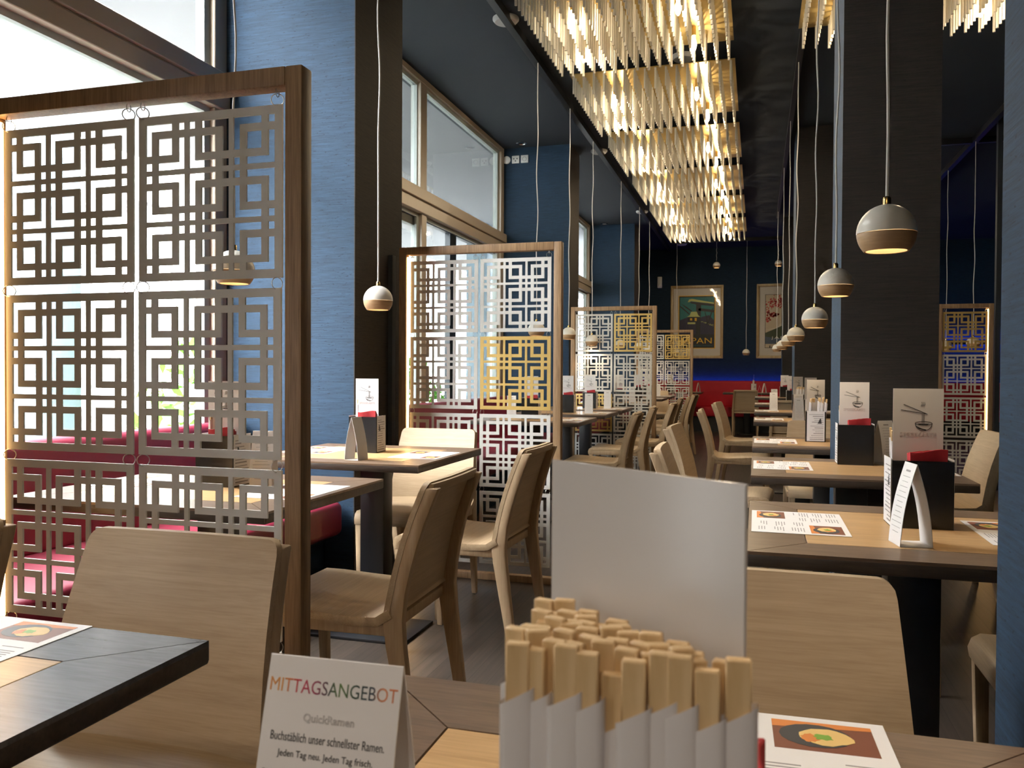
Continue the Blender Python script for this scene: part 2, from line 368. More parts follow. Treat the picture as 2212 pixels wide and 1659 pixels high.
# ------------------------------------------------------------------ outside
ext = MB().box(-60, XW-.15, -40, 60, -.35, -.15).build('exterior_ground', 'pave'); struct(ext)
so = MB().box(-7.5, XW-.15, 4.5, 30, 3.78, 4.1).build('arcade_soffit', 'soffit'); struct(so)
def column(y, w, x=-4.9, label=''):
    o = MB().box(x-w, x+w, y-w, y+w, -.15, 3.85).box(x-w-.05, x+w+.05, y-w-.05, y+w+.05, -.15, .2).build('column', 'stone_col', bevel=.02)
    return tag(o, label, 'column', 'arcade columns outside')
column(4.55, .17, -4.7, 'blue-grey street column outside the tall clear window')
column(9.8, .2, -4.9, 'blue-grey column outside holding the arcade soffit corner')
column(14.5, .2, -4.9, 'slim blue-grey arcade column beyond the second bay')
bl = thing('street_building', 'pale stone house across the street outside the windows', 'building', (-16, 6, -.15))
MB().box(-1, 0, -34, 40, 0, 12).build('wall', 'facade', bl)
for k in range(-7, 9):
    wn = MB().box(0, .06, k*4.2, k*4.2+1.3, 3.6, 5.8).build('window', 'dark_frame', bl)
    MB().box(.06, .07, k*4.2+.1, k*4.2+1.2, 3.7, 5.7).build('pane', 'mosaic', wn)
aw = thing('awning', 'white scalloped shop awning hanging outside the tall clear window', 'awning', (-6.6, 5.9, 2.15))
a_ = MB().add([(0,-.9,0),(0,1.0,0),(-1.1,1.0,.5),(-1.1,-.9,.5),(0,-.9,.02),(0,1.0,.02),(-1.1,1.0,.52),(-1.1,-.9,.52)], [(0,1,2,3),(4,7,6,5),(0,4,5,1),(1,5,6,2),(2,6,7,3),(3,7,4,0)])
a_.build('canvas', 'awning', aw)
s_ = MB()
for k in range(10): s_.vprism([(-.01,0),(.01,0),(.01,-.16),(-.01,-.16)], -.9+k*.19, -.9+k*.19+.17)
s_.build('valance', 'awning', aw)
MB().box(-1.15, -1.05, -1.0, 1.1, -2.3, .55).build('shopfront', 'stone_col', aw)
ss = thing('street_sign', 'pale street name plate on a post outside the tall window', 'sign', (-5.2, 3.55, -.15))
MB().box(-.03, .03, -.03, .03, 0, 2.2).build('post', 'stone_col', ss)
MB().box(.03, .05, -.42, .42, 1.60, 1.86).build('plate', 'plastic', ss)
t_ = link('lettering', text_mesh('lettering', 'KLOSTERGASSE', .1, 'faint_grey', width=.72), ss, (.0515, 0, 1.66)); t_.rotation_euler = (PI/2, 0, PI/2)
MB().box(.03, .05, -.12, .12, 1.92, 2.14).build('number_plate', 'plastic', ss)
t_ = link('number', text_mesh('number', '2', .18, 'grey_ink'), ss, (.0515, 0, 1.96)); t_.rotation_euler = (PI/2, 0, PI/2)
def leafy(name, label, loc, w, h, n, group):
    o = thing(name, label, 'shrub', loc, 0, group)
    MB().box(-w*.6, w*.6, -w*.6, w*.6, 0, .45).build('planter', 'stone_col', o, bevel=.02)
    m = MB()
    for k in range(n):
        a, r, z = random.uniform(0, 2*PI), w*math.sqrt(random.random()), .4+h*random.random()
        r *= .6+.6*math.sin(PI*min(1, (z-.3)/h)); c = Vector((r*math.cos(a), r*math.sin(a), z))
        d = Vector((random.gauss(0, 1), random.gauss(0, 1), random.gauss(.3, .7))).normalized(); u = d.orthogonal().normalized(); q = random.uniform(.06, .11)
        m.add([c-d*q, c+u*q*.35, c+d*q, c-u*q*.35], [(0,1,2,3)])
    m.build('foliage', 'leaf', o)
    s = MB()
    for k in range(5): s.tube([(0,0,.4),(random.uniform(-.2,.2)*w, random.uniform(-.2,.2)*w, .4+h*.8)], .012, 5)
    s.build('stem', 'oak_leg', o)
g_ = 'green shrubs in planters on the pavement'
leafy('shrub', 'green leafy shrub outside, seen through the tall near lattice', (-4.6, 3.0, -.15), .4, .9, 260, g_)
leafy('shrub', 'green planter shrub outside beside the shop awning', (-4.0, 5.4, -.15), .45, 1.1, 280, g_)
leafy('shrub', 'green shrub outside glimpsed through the second lattice top', (-4.3, 7.6, -.15), .45, 1.1, 280, g_)
leafy('shrub', 'green bush outside by the sliding door stile', (-4.1, 9.3, -.15), .45, 1.0, 280, g_)

# ------------------------------------------------------------------ ceiling fittings
def track(x0, x1, y0, y1, label):
    o = MB().box(x0, x1, y0, y1, CEIL-.06, CEIL).build('ceiling_track', 'track'); return tag(o, label, 'light track', 'black ceiling tracks')
track(-1.655, -1.605, -1, YE-.1, 'long black ceiling track carrying the window row pendants')
track(.27, .31, -1, 13.2, 'black ceiling track carrying the pillar row pendants')
track(2.08, 2.13, 1, YE-.1, 'black ceiling track in the blue-lit side room')
track(.80, 3.4, 9.40, 9.44, 'short black crosswise ceiling track in the side room')
track(-1.5, .9, 15.3, 15.34, 'black crosswise ceiling track before the posters')
for k, (x, y) in enumerate(((-1.655, 5.42), (-1.655, 8.91), (-1.655, 12.42), (-1.35, 15.75), (-.55, 6.42))):
    lab = ['first chandelier panel', 'second chandelier panel', 'fourth chandelier panel', 'posters', 'gap between two chandelier panels'][k]
    o = MB().lathe([(.09, CEIL), (.09, CEIL-.012), (.075, CEIL-.03), (.001, CEIL-.032)], 24, (x, y, 0)).build('ceiling_speaker', 'plastic', smooth=True)
    tag(o, 'white round ceiling speaker by the '+lab, 'speaker', 'white ceiling discs')
for x, y, lab in ((-2.386, 8.40, 'in front of the pier with sockets'), (-2.38, 13.3, 'in front of the third window pier')):
    o = thing('downlight', 'unseen chrome downlight added as fill in navy ceiling '+lab, 'downlight', (x, y, CEIL), 0, 'chrome downlights')
    MB().lathe([(.06, 0), (.06, -.008), (.045, -.012), (.04, -.003)], 20).build('bezel', 'chrome', o, smooth=True)
    MB().lathe([(.04, -.003), (.02, -.002), (.001, -.002)], 16).build('lens', 'shell', o, smooth=True)

for x, y, tx, ty, e, lab in ((.12, -1.5, -.08, .36, 75, 'above the lunch sign table'), (.45, -.75, .1, .9, 30, 'behind the lunch sign table'), (-1.52, -1.3, -1.05, .9, 60, 'above the long slate table')):  # unseen downlights added behind the camera to fill the near tables
    o = thing('downlight', 'unseen chrome downlight added as fill in navy ceiling '+lab, 'downlight', (x, y, CEIL), 0, 'chrome downlights')
    MB().lathe([(.06, 0), (.06, -.008), (.045, -.012), (.04, -.003)], 20).build('bezel', 'chrome', o, smooth=True)
    MB().lathe([(.04, -.003), (.02, -.002), (.001, -.002)], 16).build('lens', 'lampglow', o, smooth=True)
    ld = bpy.data.lights.new('fill_beam', 'SPOT'); ld.energy = e; ld.color = (1, .84, .70); ld.spot_size = .62; ld.spot_blend = .8; ld.shadow_soft_size = .05
    l = bpy.data.objects.new('fill_beam', ld); C.objects.link(l); l.parent = o; l.location = (0, 0, -.02)
    l.rotation_euler = Vector((tx-x, ty-y, TTZ-CEIL)).to_track_quat('-Z', 'Y').to_euler()

# socket plates high on the second pier
o = tag(MB().lathe([(.042, 0), (.042, .012), (.036, .016), (.001, .017)], 24).build('cover_plate', 'plastic', smooth=True), 'round white blank cover beside the two ceiling-high sockets', 'cover plate', 'white wall plates')
o.location = (-2.60, 8.58, 3.375); o.rotation_euler = (PI/2, 0, 0)
for x, lab, kind in ((-2.50, 'square white three-pin data socket between cover and power socket', 0), (-2.40, 'square white power socket, third of the wall plates', 1)):
    o = thing('wall_socket', lab, 'socket', (x, 8.58, 3.375), 0, 'white wall plates')
    MB().box(-.041, .041, -.012, 0, -.041, .041).build('plate', 'plastic', o, bevel=.004)
    m = MB()
    if kind == 0:
        for a, b in ((-.018, .008), (.018, .008), (0, -.016)): m.lathe([(.007, 0), (.007, .003), (.001, .003)], 10, (a, b, .012))
    else: m.lathe([(.024, 0), (.024, .002), (.020, .002), (.019, -.004), (.001, -.004)], 20, (0, 0, .011))
    h = m.build('socket_hole', 'grey_ink' if kind else 'ink', o); h.rotation_euler = (PI/2, 0, 0)
o = thing('motion_detector', 'small white detector on the end wall beside the first poster', 'detector', (-1.83, YE, 2.86))
MB().box(-.045, .045, -.05, 0, -.11, .11).build('housing', 'plastic', o, bevel=.012); MB().lathe([(.03, 0), (.026, .02), (.001, .03)], 16).build('lens', 'shell', o, smooth=True, loc=(0, -.05, -.06)).rotation_euler = (PI/2, 0, 0)

# ------------------------------------------------------------------ chandeliers
rod_me = MB().lathe([(.0085, -1), (.0085, 0)], 8).mesh('rod', 'rod', smooth=True)
bulb_me = MB().lathe([(.004, -.075), (.014, -.06), (.019, -.035), (.017, -.01), (.011, .005), (.011, .03)], 12).mesh('bulb', 'bulb', smooth=True)
sock_me = MB().lathe([(.014, .0), (.014, .06)], 12).mesh('bulb_socket', 'brass', smooth=True)
def chandelier(x0, x1, y0, y1, label):
    ch = thing('chandelier', label, 'chandelier', ((x0+x1)/2, (y0+y1)/2, CEIL), 0, 'rod chandeliers under the ceiling')
    wx, wy = x1-x0, y1-y0; zp = -.10
    MB().box(-wx/2, wx/2, -wy/2, wy/2, zp, zp+.006).build('plate', 'plate', ch)
    m = MB()
    for sx in (-1, 1):
        for sy in (-1, 1): m.tube([(sx*wx*.35, sy*wy*.35, zp), (sx*wx*.35, sy*wy*.35, 0)], .006, 6)
    m.build('hanger', 'brass', ch)
    nx, ny = 16, 18; rest = MB()
    for j in range(ny):
        for i in range(nx):
            s, t = i/(nx-1), j/(ny-1)
            ln = (.150+.045*math.sin(PI*t)*math.sin(PI*s)**.6)*(1+.05*((i*7+j*3)%3-1))
            x, y = -wx/2+.03+s*(wx-.06), -wy/2+.02+t*(wy-.04)
            if j < 6:
                o = link('rod', rod_me, ch, (x, y, zp)); o.scale = (1, 1, ln)
            else: rest.lathe([(.0085, zp-ln), (.0085, zp)], 6, (x, y, 0))
    rest.build('rods', 'rod', ch, smooth=True)['kind'] = 'stuff'
    for fx, fy in ((-.26, -.22), (-.30, .25), (.26, -.22), (.30, .25)):
        b = link('bulb', bulb_me, ch, (wx*fx, wy*fy, zp-.095)); link('bulb_socket', sock_me, b, (0, 0, .03))
        ld = bpy.data.lights.new('bulb_light', 'POINT'); ld.energy = 9; ld.color = (1, .80, .54); ld.shadow_soft_size = .03
        lo = bpy.data.objects.new('bulb_light', ld); C.objects.link(lo); lo.parent = ch; lo.location = (wx*fx+.035, wy*fy+.03, zp-.14)
    return ch
ORD = ['first', 'second', 'third', 'fourth', 'fifth', 'sixth', 'seventh', 'eighth']
chandelier(-1.41, -.17, -1.76, -.50, 'unseen cream rod chandelier added as fill behind the lunch sign table')  # extra unit out of view, added for warm fill on the near screen
for k in range(6):
    y = 4.70+1.615*k
    chandelier(-1.41, -.17, y, y+1.26, 'glowing cream rod chandelier, %s of the row along the aisle' % ORD[k])
chandelier(.25, 1.52, 4.62, 5.88, 'glowing rod chandelier behind the dark pillar, apart from the aisle row')

# ------------------------------------------------------------------ pendants
def make_pendant(label, x, y, z, drop=None, group='globe pendants over the tables', tilt=0, lit=6.0):
    p = thing('pendant_lamp', label, 'pendant lamp', (x, y, z), 0, group)
    p.rotation_euler = (0, 0, random.uniform(0, 6))
    r = .065
    up = [(math.sin(a)*r, math.cos(a)*r) for a in [.12+(PI/2+.03-.12)*k/9 for k in range(10)]]
    MB().lathe([(.001, r)]+up+[(up[-1][0]-.004, up[-1][1]), (up[-1][0]-.006, .01)], 28).build('upper_shell', 'shell', p, smooth=True)
    a0, a1 = PI/2+.045, 2.30
    lo = [(math.sin(a)*r*.995, math.cos(a)*r) for a in [a0+(a1-a0)*k/7 for k in range(8)]]
    MB().lathe([(lo[0][0]-.006, lo[0][1])]+lo+[(lo[-1][0]-.004, lo[-1][1]+.001), (lo[-1][0]-.002, -.03), (lo[0][0]-.008, lo[0][1])], 28, cap=False).build('wood_bowl', 'lampwood', p, smooth=True)
    MB().lathe([(.048, -.030), (.001, -.026)], 24).build('diffuser', 'lampglow', p, smooth=True)
    MB().lathe([(.009, r-.002), (.009, r+.014), (.006, r+.018)], 12).build('cap', 'brass', p, smooth=True)
    top = CEIL-.06-z; n = 26; ph = random.uniform(0, 6)
    pts = [(.005*math.sin(ph+k*.9)*(math.sin(PI*k/n)), .005*math.cos(ph*2+k*.7)*(math.sin(PI*k/n)), r+.015+(top-r-.015)*k/n) for k in range(n+1)]
    MB().tube(pts, .0036, 8).build('cord', 'cord', p, smooth=True)
    if lit:
        ld = bpy.data.lights.new('lamp_light', 'SPOT'); ld.energy = lit; ld.color = (1, .78, .52); ld.spot_size = 2.3; ld.spot_blend = .6; ld.shadow_soft_size = .035
        l = bpy.data.objects.new('lamp_light', ld); C.objects.link(l); l.parent = p; l.location = (0, 0, -.04)
    return p

# ------------------------------------------------------------------ lattice screens
def panel_mesh(mirror, name):
    W_ = .385; bd, ln = .050, .031; md = (1-2*bd-2*ln)/3; cells = [.16, .155, .365, .155, .16]
    cells = [c/sum(cells)*md for c in cells]
    xs = [0, bd]
    for k in range(3):
        for c in cells: xs.append(xs[-1]+c)
        xs.append(xs[-1]+(ln if k < 2 else bd))
    xs[-1] = 1.0; n = len(xs)-1
    A = {(0,1),(1,0),(1,1),(1,2),(1,3),(2,1),(2,3),(3,1),(3,2),(3,3),(3,4),(4,3)}
    kind = [('b', 0)]
    for k in range(3):
        kind += [(k, q) for q in range(5)]; kind.append(('l', 0))
    def solid(r, c):
        (mr, rr), (mc, cc) = kind[r], kind[c]
        if isinstance(mr, str) or isinstance(mc, str): return True
        if (mr+mc+mirror) % 2: cc = 4-cc
        return (rr, cc) in A
    S = [[solid(r, c) for c in range(n)] for r in range(n)]
    m = MB(); T = .0025
    idx = {}
    def V(r, c, s):
        k = (r, c, s)
        if k not in idx:
            idx[k] = len(m.v); m.v.append((xs[c]*W_-W_/2, s*T, -xs[r]*W_))
        return idx[k]
    def F(*q): m.f.append(q); m.mi.append(0)
    for r in range(n):
        for c in range(n):
            if not S[r][c]: continue
            F(V(r,c,-1), V(r+1,c,-1), V(r+1,c+1,-1), V(r,c+1,-1)); F(V(r,c,1), V(r,c+1,1), V(r+1,c+1,1), V(r+1,c,1))
            if r == 0 or not S[r-1][c]: F(V(r,c,-1), V(r,c+1,-1), V(r,c+1,1), V(r,c,1))
            if r == n-1 or not S[r+1][c]: F(V(r+1,c,-1), V(r+1,c,1), V(r+1,c+1,1), V(r+1,c+1,-1))
            if c == 0 or not S[r][c-1]: F(V(r,c,-1), V(r,c,1), V(r+1,c,1), V(r+1,c,-1))
            if c == n-1 or not S[r][c+1]: F(V(r,c+1,-1), V(r+1,c+1,-1), V(r+1,c+1,1), V(r,c+1,1))
    return m
PM = {}
for mt in ('white_panel', 'gold_panel'):
    for mi in (0, 1): PM[mt, mi] = panel_mesh(mi, 'panel').mesh('panel', mt)
ring_me = MB().torus((0, 0, 0), .014, .0011, 'y').mesh('ring', 'steel', smooth=True)
ringx_me = MB().torus((0, 0, 0), .014, .0011, 'x').mesh('ring', 'steel', smooth=True)
def screen(x0, x1, y, label, gold, led_side, flips, ring=True):
    s = thing('lattice_screen', label, 'room divider', ((x0+x1)/2, y, 0), 0, 'hanging lattice screens')
    hw = (x1-x0)/2; zt = 1.767; w, d = .042, .045
    for sx in (-1, 1):
        a = min(sx*hw, sx*(hw-w)); MB().box(a, a+w, -d/2, d/2, 0, zt).build('post', 'frame_oak', s, bevel=.004)
    MB().box(-hw+w, hw-w, -d/2, d/2, zt-w, zt).build('rail', 'frame_oak', s, bevel=.003)
    MB().box(-hw+w, hw-w, -d/2, d/2, 0.0, .035).build('rail', 'frame_oak', s, bevel=.003)
    cols = [0] if x1-x0 < .6 else [-.2, .2]
    off = 0.0 if len(cols) == 1 else .0
    for ci, cx in enumerate(cols):
        for r in range(4):
            z = 1.692-.4085*r; key = 'gold_panel' if (r, ci) in gold else 'white_panel'
            o = link('panel', PM[key, (flips+r+ci) % 2], s, (cx+off, random.uniform(-.003, .003), z)); o.rotation_euler = (0, 0, random.uniform(-.012, .012))
            if ring:
                for sx in (-1, 1):
                    g = link('ring', ring_me, s, (cx+off+sx*.180, 0, z+.010)); g.rotation_euler = (0, 0, random.uniform(.3, 1.2))
                    if r == 0: link('hook', ringx_me, s, (cx+off+sx*.180, 0, z+.026)).scale = (1, .5, .7)
    if led_side:
        a = led_side*(hw-w-.003)
        MB().box(a-.003, a+.003, -.008, .008, .05, zt-w-.01).build('led_strip', 'led', s)
    return s
screen(-1.862, -.955, 1.63, 'tall white lattice screen beside the chair backs, close to the blue pier', set(), -1, 0)
screen(-1.862, -.958, 4.16, 'white lattice screen with one gold panel beside the dark pier', {(1, 1)}, -1, 0)
screen(-1.840, -.962, 8.40, 'white lattice screen with gold upper corner before the JAPAN poster', {(0, 1), (2, 0)}, 0, 0)
screen(-1.840, -.950, 13.25, 'small distant lattice screen overlapping the JAPAN poster', {(0, 1)}, 0, 0, ring=False)
screen(1.665, 2.145, 8.80, 'narrow lattice screen with bright warm light strip in the side room', {(0, 0)}, 1, 1)

# ------------------------------------------------------------------ chairs
def hw_back(z): return .222-.027*max(0, min(1, (z-.45)/.36))
def make_chair_meshes():
    D = {}
    # seat shell: profile in y,z (front lip to rear bend), ruled across x
    prof = [(-.236, .405), (-.240, .43), (-.232, .452), (-.212, .464), (-.15, .463), (-.03, .455), (.08, .450), (.15, .455), (.185, .478)]
    th = .026; secs = []
    for i, (y, z) in enumerate(prof):
        a = Vector(prof[max(i-1, 0)]); b = Vector(prof[min(i+1, len(prof)-1)]); t = (b-a).normalized(); nrm = Vector((t.y, -t.x)) if False else Vector((-t.y, t.x))
        q = Vector((y, z))-nrm*th
        hw = .205+.017*min(1, (y+.24)/.42)
        secs.append([(-hw, y, z), (hw, y, z), (hw, q.x, q.y), (-hw, q.x, q.y)])
    D['seat'] = MB().loft(secs).mesh('seat', 'oak', bevel=.005)
    # backrest: curved panel with raised rim behind
    def back_y(z): return .186+.094*((z-.478)/.332)**1.0 - .012*math.sin(PI*(z-.478)/.332)
    zs = [.470, .50, .55, .60, .66, .72, .76, .785, .797, .804, .8085, .81]
    nx = 12; front = []; m = MB(); r = .021
    def hwz(z):
        h = hw_back(z); d = z-(.81-r)
        return h if d <= 0 else h-(r-math.sqrt(max(0, r*r-d*d)))
    def surf(off, z, u):
        x = hwz(z)*u
        return (x, back_y(z)-.010*(x/.22)**2+off, z)
    n = nx+1
    for off in (0, .016):
        for z in zs:
            for i in range(n): m.v.append(surf(off, z, -1+2*i/nx))
    K = len(zs); B = K*n
    for k in range(K-1):
        for i in range(nx):
            m.f.append((k*n+i, k*n+i+1, (k+1)*n+i+1, (k+1)*n+i)); m.f.append((B+k*n+i, B+(k+1)*n+i, B+(k+1)*n+i+1, B+k*n+i+1))
    for i in range(nx):
        m.f.append((i, B+i, B+i+1, i+1)); m.f.append(((K-1)*n+i, (K-1)*n+i+1, B+(K-1)*n+i+1, B+(K-1)*n+i))
    for k in range(K-1):
        m.f.append((k*n, (k+1)*n, B+(k+1)*n, B+k*n)); m.f.append((k*n+nx, B+k*n+nx, B+(k+1)*n+nx, (k+1)*n+nx))
    m.mi = [0]*len(m.f)
    D['backrest'] = m.mesh('backrest', 'oak', smooth=True)
    # rim along the top, behind the panel
    rr = MB(); secs = []
    for i in range(n):
        u = -.93+1.86*i/nx; p0 = surf(.014, .781, u); 
        secs.append([(p0[0], p0[1], .779), (p0[0], p0[1]+.021, .781), (p0[0], p0[1]+.024, .806), (p0[0], p0[1]+.004, .806)])
    D['top_rail'] = rr.loft(secs).mesh('top_rail', 'oak', bevel=.003)
    for sx in (-1, 1):
        path = [(sx*.200, .262, 0, .024, .028), (sx*.203, .235, .18, .029, .038), (sx*.205, .205, .38, .031, .052), (sx*.204, .198, .45, .031, .056)]
        for z in (.52, .58, .64, .70, .76, .795):
            h = hw_back(z)-.016; path.append((sx*h, back_y(z)-.010*(h/.22)**2+.030, z, .031, .036))
        D['leg_rear', sx] = MB().bar(path).mesh('leg', 'oak_leg', bevel=.005)
        D['leg_front', sx] = MB().bar([(sx*.190, -.205, 0, .022, .024), (sx*.188, -.212, .25, .029, .030), (sx*.187, -.216, .438, .034, .034)]).mesh('leg', 'oak_leg', bevel=.004)
        D['side', sx] = MB().bar([]) if False else None
    sr = MB()
    for sx in (-1, 1): sr.box(sx*.203-.013, sx*.203+.013, -.20, .19, .405, .436)
    sr.box(-.19, .19, .165, .19, .41, .44)
    D['apron'] = sr.mesh('seat_frame', 'oak_leg', bevel=.003)
    return D
CH = make_chair_meshes(); chair0 = None
def chair(x, y, face, label, rot=0, group='pale oak chairs'):
    global chair0
    rz = {'-y': 0, '+y': PI, '-x': -PI/2, '+x': PI/2}[face]+rot
    if chair0 is None:
        chair0 = thing('dining_chair', label, 'chair', (x, y, 0), rz, group)
        link('seat', CH['seat'], chair0); bk = link('backrest', CH['backrest'], chair0); link('top_rail', CH['top_rail'], bk)
        for sx in (-1, 1): link('leg', CH['leg_rear', sx], chair0); link('leg', CH['leg_front', sx], chair0)
        link('seat_frame', CH['apron'], chair0)
        return chair0
    return dup(chair0, (x, y, 0), rz, label, group)

# ------------------------------------------------------------------ tables and what stands on them
TT = .745
def table(x0, x1, y0, y1, label, slate=False, ped=None, base=(.17, .17, 0)):
    cx, cy_ = (x0+x1)/2, (y0+y1)/2
    t = thing('dining_table', label, 'table', (cx, cy_, 0), 0, 'dining tables')
    a, b = (x1-x0)/2, (y1-y0)/2; w = .118; g = .0013
    m = MB()
    def trap(p): m.prism(p, TT-.026, TT)
    trap([(-a, -b), (a, -b), (a-w-g, -b+w), (-a+w+g, -b+w)]); trap([(a, b), (-a, b), (-a+w+g, b-w), (a-w-g, b-w)])
    trap([(-a, b-2*g), (-a, -b+2*g), (-a+w, -b+w+g), (-a+w, b-w-g)]); trap([(a, -b+2*g), (a, b-2*g), (a-w, b-w-g), (a-w, -b+w+g)])
    m.build('border', 'slate' if slate else 'walnut', t)
    MB().box(-a-.0008, a+.0008, -b-.0008, b+.0008, TT-.031, TT-.0045).build('edge', 'walnut_edge', t, bevel=.004)
    MB().box(-a+w+.002, a-w-.002, -b+w+.002, b-w-.002, TT-.03, TT).build('inset', 'inset', t, bevel=.0008, seg=1)
    px = [0] if ped is None else ped
    for p in px:
        MB().box(p-.055, p+.055, -.045, .045, .012, TT-.031).build('pedestal', 'black', t, bevel=.004)
        if base: MB().box(p-base[0], p+base[0], -base[1]+base[2], base[1]+base[2], 0, .012).build('base_plate', 'black', t, bevel=.003)
    return t
box_me = None
def holder(x, y, rz, label, z=TT, simple=False):
    h = thing('condiment_box', label, 'condiment box', (x, y, z), rz, 'black condiment boxes')
    m = MB(); X, Y, H, t = .065, .05, .155, .004
    m.box(-X, X, -Y, Y, 0, t); m.box(-X, X, -Y, -Y+t, t, H); m.box(-X, X, Y-t, Y, t, H); m.box(-X, -X+t, -Y+t, Y-t, t, H); m.box(X-t, X, -Y+t, Y-t, t, H)
    m.build('box', 'blackbox', h)
    for sx in (-1, 1):
        sh = MB().box(sx*(X+.0012)-.0007, sx*(X+.0012)+.0007, -Y+.006, Y-.008, .004, H+.004).build('price_sheet', 'paper', h)
        pr = MB(); xs = sx*(X+.0022)
        for k in range(14):
            zz = .012+k*.0098; pr.box(xs-.0002, xs+.0002, -Y+.012, -Y+.012+random.uniform(.03, .07), zz, zz+.0022 if k % 3 else zz+.0035)
        pr.build('printing', 'grey_ink', sh)
        pa = MB().vprism([(0, 0), (.02, 0), (.008, .026), (.004, .026)], -.0002, .0002).build('printed_mark', 'ink', sh)
        pa.location = (xs, -.03, .095); pa.rotation_euler = (0, 0, PI/2)
    return h
# noodle bowl drawing used on the menu cards
def bowl_art():
    m = MB(); y0, y1 = -.0004, 0
    def stroke(pts, w):
        for (a, b), (c, d) in zip(pts, pts[1:]):
            L = math.hypot(c-a, d-b); nx_, nz = -(d-b)/L*w/2, (c-a)/L*w/2
            m.vprism([(a-nx_, b-nz), (c-nx_, d-nz), (c+nx_, d+nz), (a+nx_, b+nz)], y0, y1)
    cx, cz, rx = .012, -.006, .018
    stroke([(cx+rx*math.cos(a), cz+.0045*math.sin(a)) for a in [2*PI*k/20 for k in range(21)]], .0011)
    stroke([(cx+rx*math.cos(a), cz+.017*math.sin(a)) for a in [-PI*k/14 for k in range(15)]], .0012)
    m.vprism([(cx-.017, cz-.006), (cx-.010, cz-.013), (cx+.004, cz-.0165), (cx+.006, cz-.0145), (cx-.004, cz-.012)], y0, y1)
    m.vprism([(cx-.013, cz-.001), (cx+.012, cz-.001), (cx+.008, cz-.0035), (cx-.010, cz-.0035)], y0, y1)
    for k in range(3): stroke([(.0085+k*.0022, cz), (.0085+k*.0022, .016)], .0007)
    stroke([(-.031, .038), (.020, .0155)], .0013); stroke([(-.037, .025), (.018, .0162)], .0013)
    for k in range(3): stroke([(.006+k*.003, .034), (.0085+k*.003, .039), (.0075+k*.003, .044)], .0007)
    return m
art_me = bowl_art().mesh('bowl_drawing', 'ink')
spk_me = text_mesh('lettering', 'SPEISEKARTE', .01, 'faint_ink', width=.078, outline=True)
def card(x, y, z, rz, label, w=.108, h=.21, art=True, gloss=False, tilt=0.0):
    c = thing('menu_card', label, 'menu card', (x, y, z), rz, 'white menu cards'); c.rotation_euler = (tilt, 0, rz)
    s = MB().box(-w/2, w/2, -.0008, .0008, 0, h).build('sheet', 'gloss_paper' if gloss else 'paper', c)
    if art:
        link('bowl_drawing', art_me, s, (0, -.0009, h-.075)); stand_text(spk_me, s, (0, -.0011, h-.112))
    return c
nap_me = None
def napkins(x, y, z, rz, label, w=.085, h=.07):
    o = thing('napkin_stack', label, 'napkins', (x, y, z), rz, 'red paper napkin stacks')
    for k in range(3):
        m = MB(); dy = k*.009
        secs = []
        for i in range(7):
            u = -1+2*i/6; zz = h+.004*math.sin(u*2.2+k)-.003*k
            secs.append([(u*w/2, dy-.004+.002*math.sin(u*3+k), 0), (u*w/2*1.05, dy-.004+.003*math.sin(u*3+k), zz), (u*w/2*1.05, dy+.004+.002*math.sin(u*3+k), zz-.001), (u*w/2, dy+.004, 0)])
        m.loft(secs).build('napkin', 'napkin', o, bevel=.0008, seg=1)
    return o
def sweep_x(pts, w, th):
    m = MB(); secs = []
    P = [Vector(p) for p in pts]
    for i, p in enumerate(P):
        t = (P[min(i+1, len(P)-1)]-P[max(i-1, 0)]).normalized(); n = Vector((-t.y, t.x))*th/2
        a, b = p+n, p-n
        secs.append([(-w/2, a.x, a.y), (w/2, a.x, a.y), (w/2, b.x, b.y), (-w/2, b.x, b.y)])
    return m.loft(secs)
def tent(x, y, z, rz, label, w=.068, h=.168, d=.032, lines=True, mat='paper'):
    o = thing('menu_stand', label, 'table sign', (x, y, z), rz, 'folded menu stands')
    def bul(s): return [(s*(d*(1-t)+.006*math.sin(PI*t)), .001+h*t) for t in [k/9 for k in range(10)]]
    fr = bul(-1); bk = bul(1)
    sweep_x(fr+[(0, h+.0015)]+bk[::-1][0:], w, .0012).build('folded_sheet', mat, o)
    MB().box(-w/2, w/2, -d, d, 0, .0012).build('base_flap', mat, o)
    if lines:
        m = MB(); an = math.atan2(h, d)
        for k in range(13):
            t = .90-k*.062; yy = -(d*(1-t)+.006*math.sin(PI*t))-.0011; zz = h*t; l = w*(.18 if k == 0 else random.uniform(.22, .4))
            hh = .0022 if k else .004
            m.add([(-l, yy, zz), (l, yy, zz), (l, yy+.0012, zz+hh), (-l, yy+.0012, zz+hh)], [(0, 1, 2, 3)])
        m.build('printing', 'grey_ink', o)
    return o
def food_picture(w, h):
    m = MB(); m.use('food_table').box(-w/2, w/2, -h/2, h/2, 0, .0002)
    m.use('food_orange').prism([(-w/2, -h/2), (w/2, -h/2), (w/2, -h*.25), (-w/2, -h*.38)], .0002, .0003)
    def ell(mat, cx, cy_, rx, ry, z, jit=0):
        m.use(mat).prism([(cx+rx*math.cos(a)*(1+random.uniform(-jit, jit)), cy_+ry*math.sin(a)*(1+random.uniform(-jit, jit))) for a in [2*PI*k/18 for k in range(18)]], z, z+.0001)
    ell('food_bowl', .08*w, -.02*h, w*.36, h*.40, .0003); ell('food_noodle', -.02*w, .0, w*.27, h*.27, .0004, .12)
    ell('food_orange', .14*w, .08*h, w*.09, h*.14, .0005, .2); ell('food_green', .0, .02*h, w*.10, h*.10, .0006, .3)
    return m.mesh('food_picture')
MATM = None
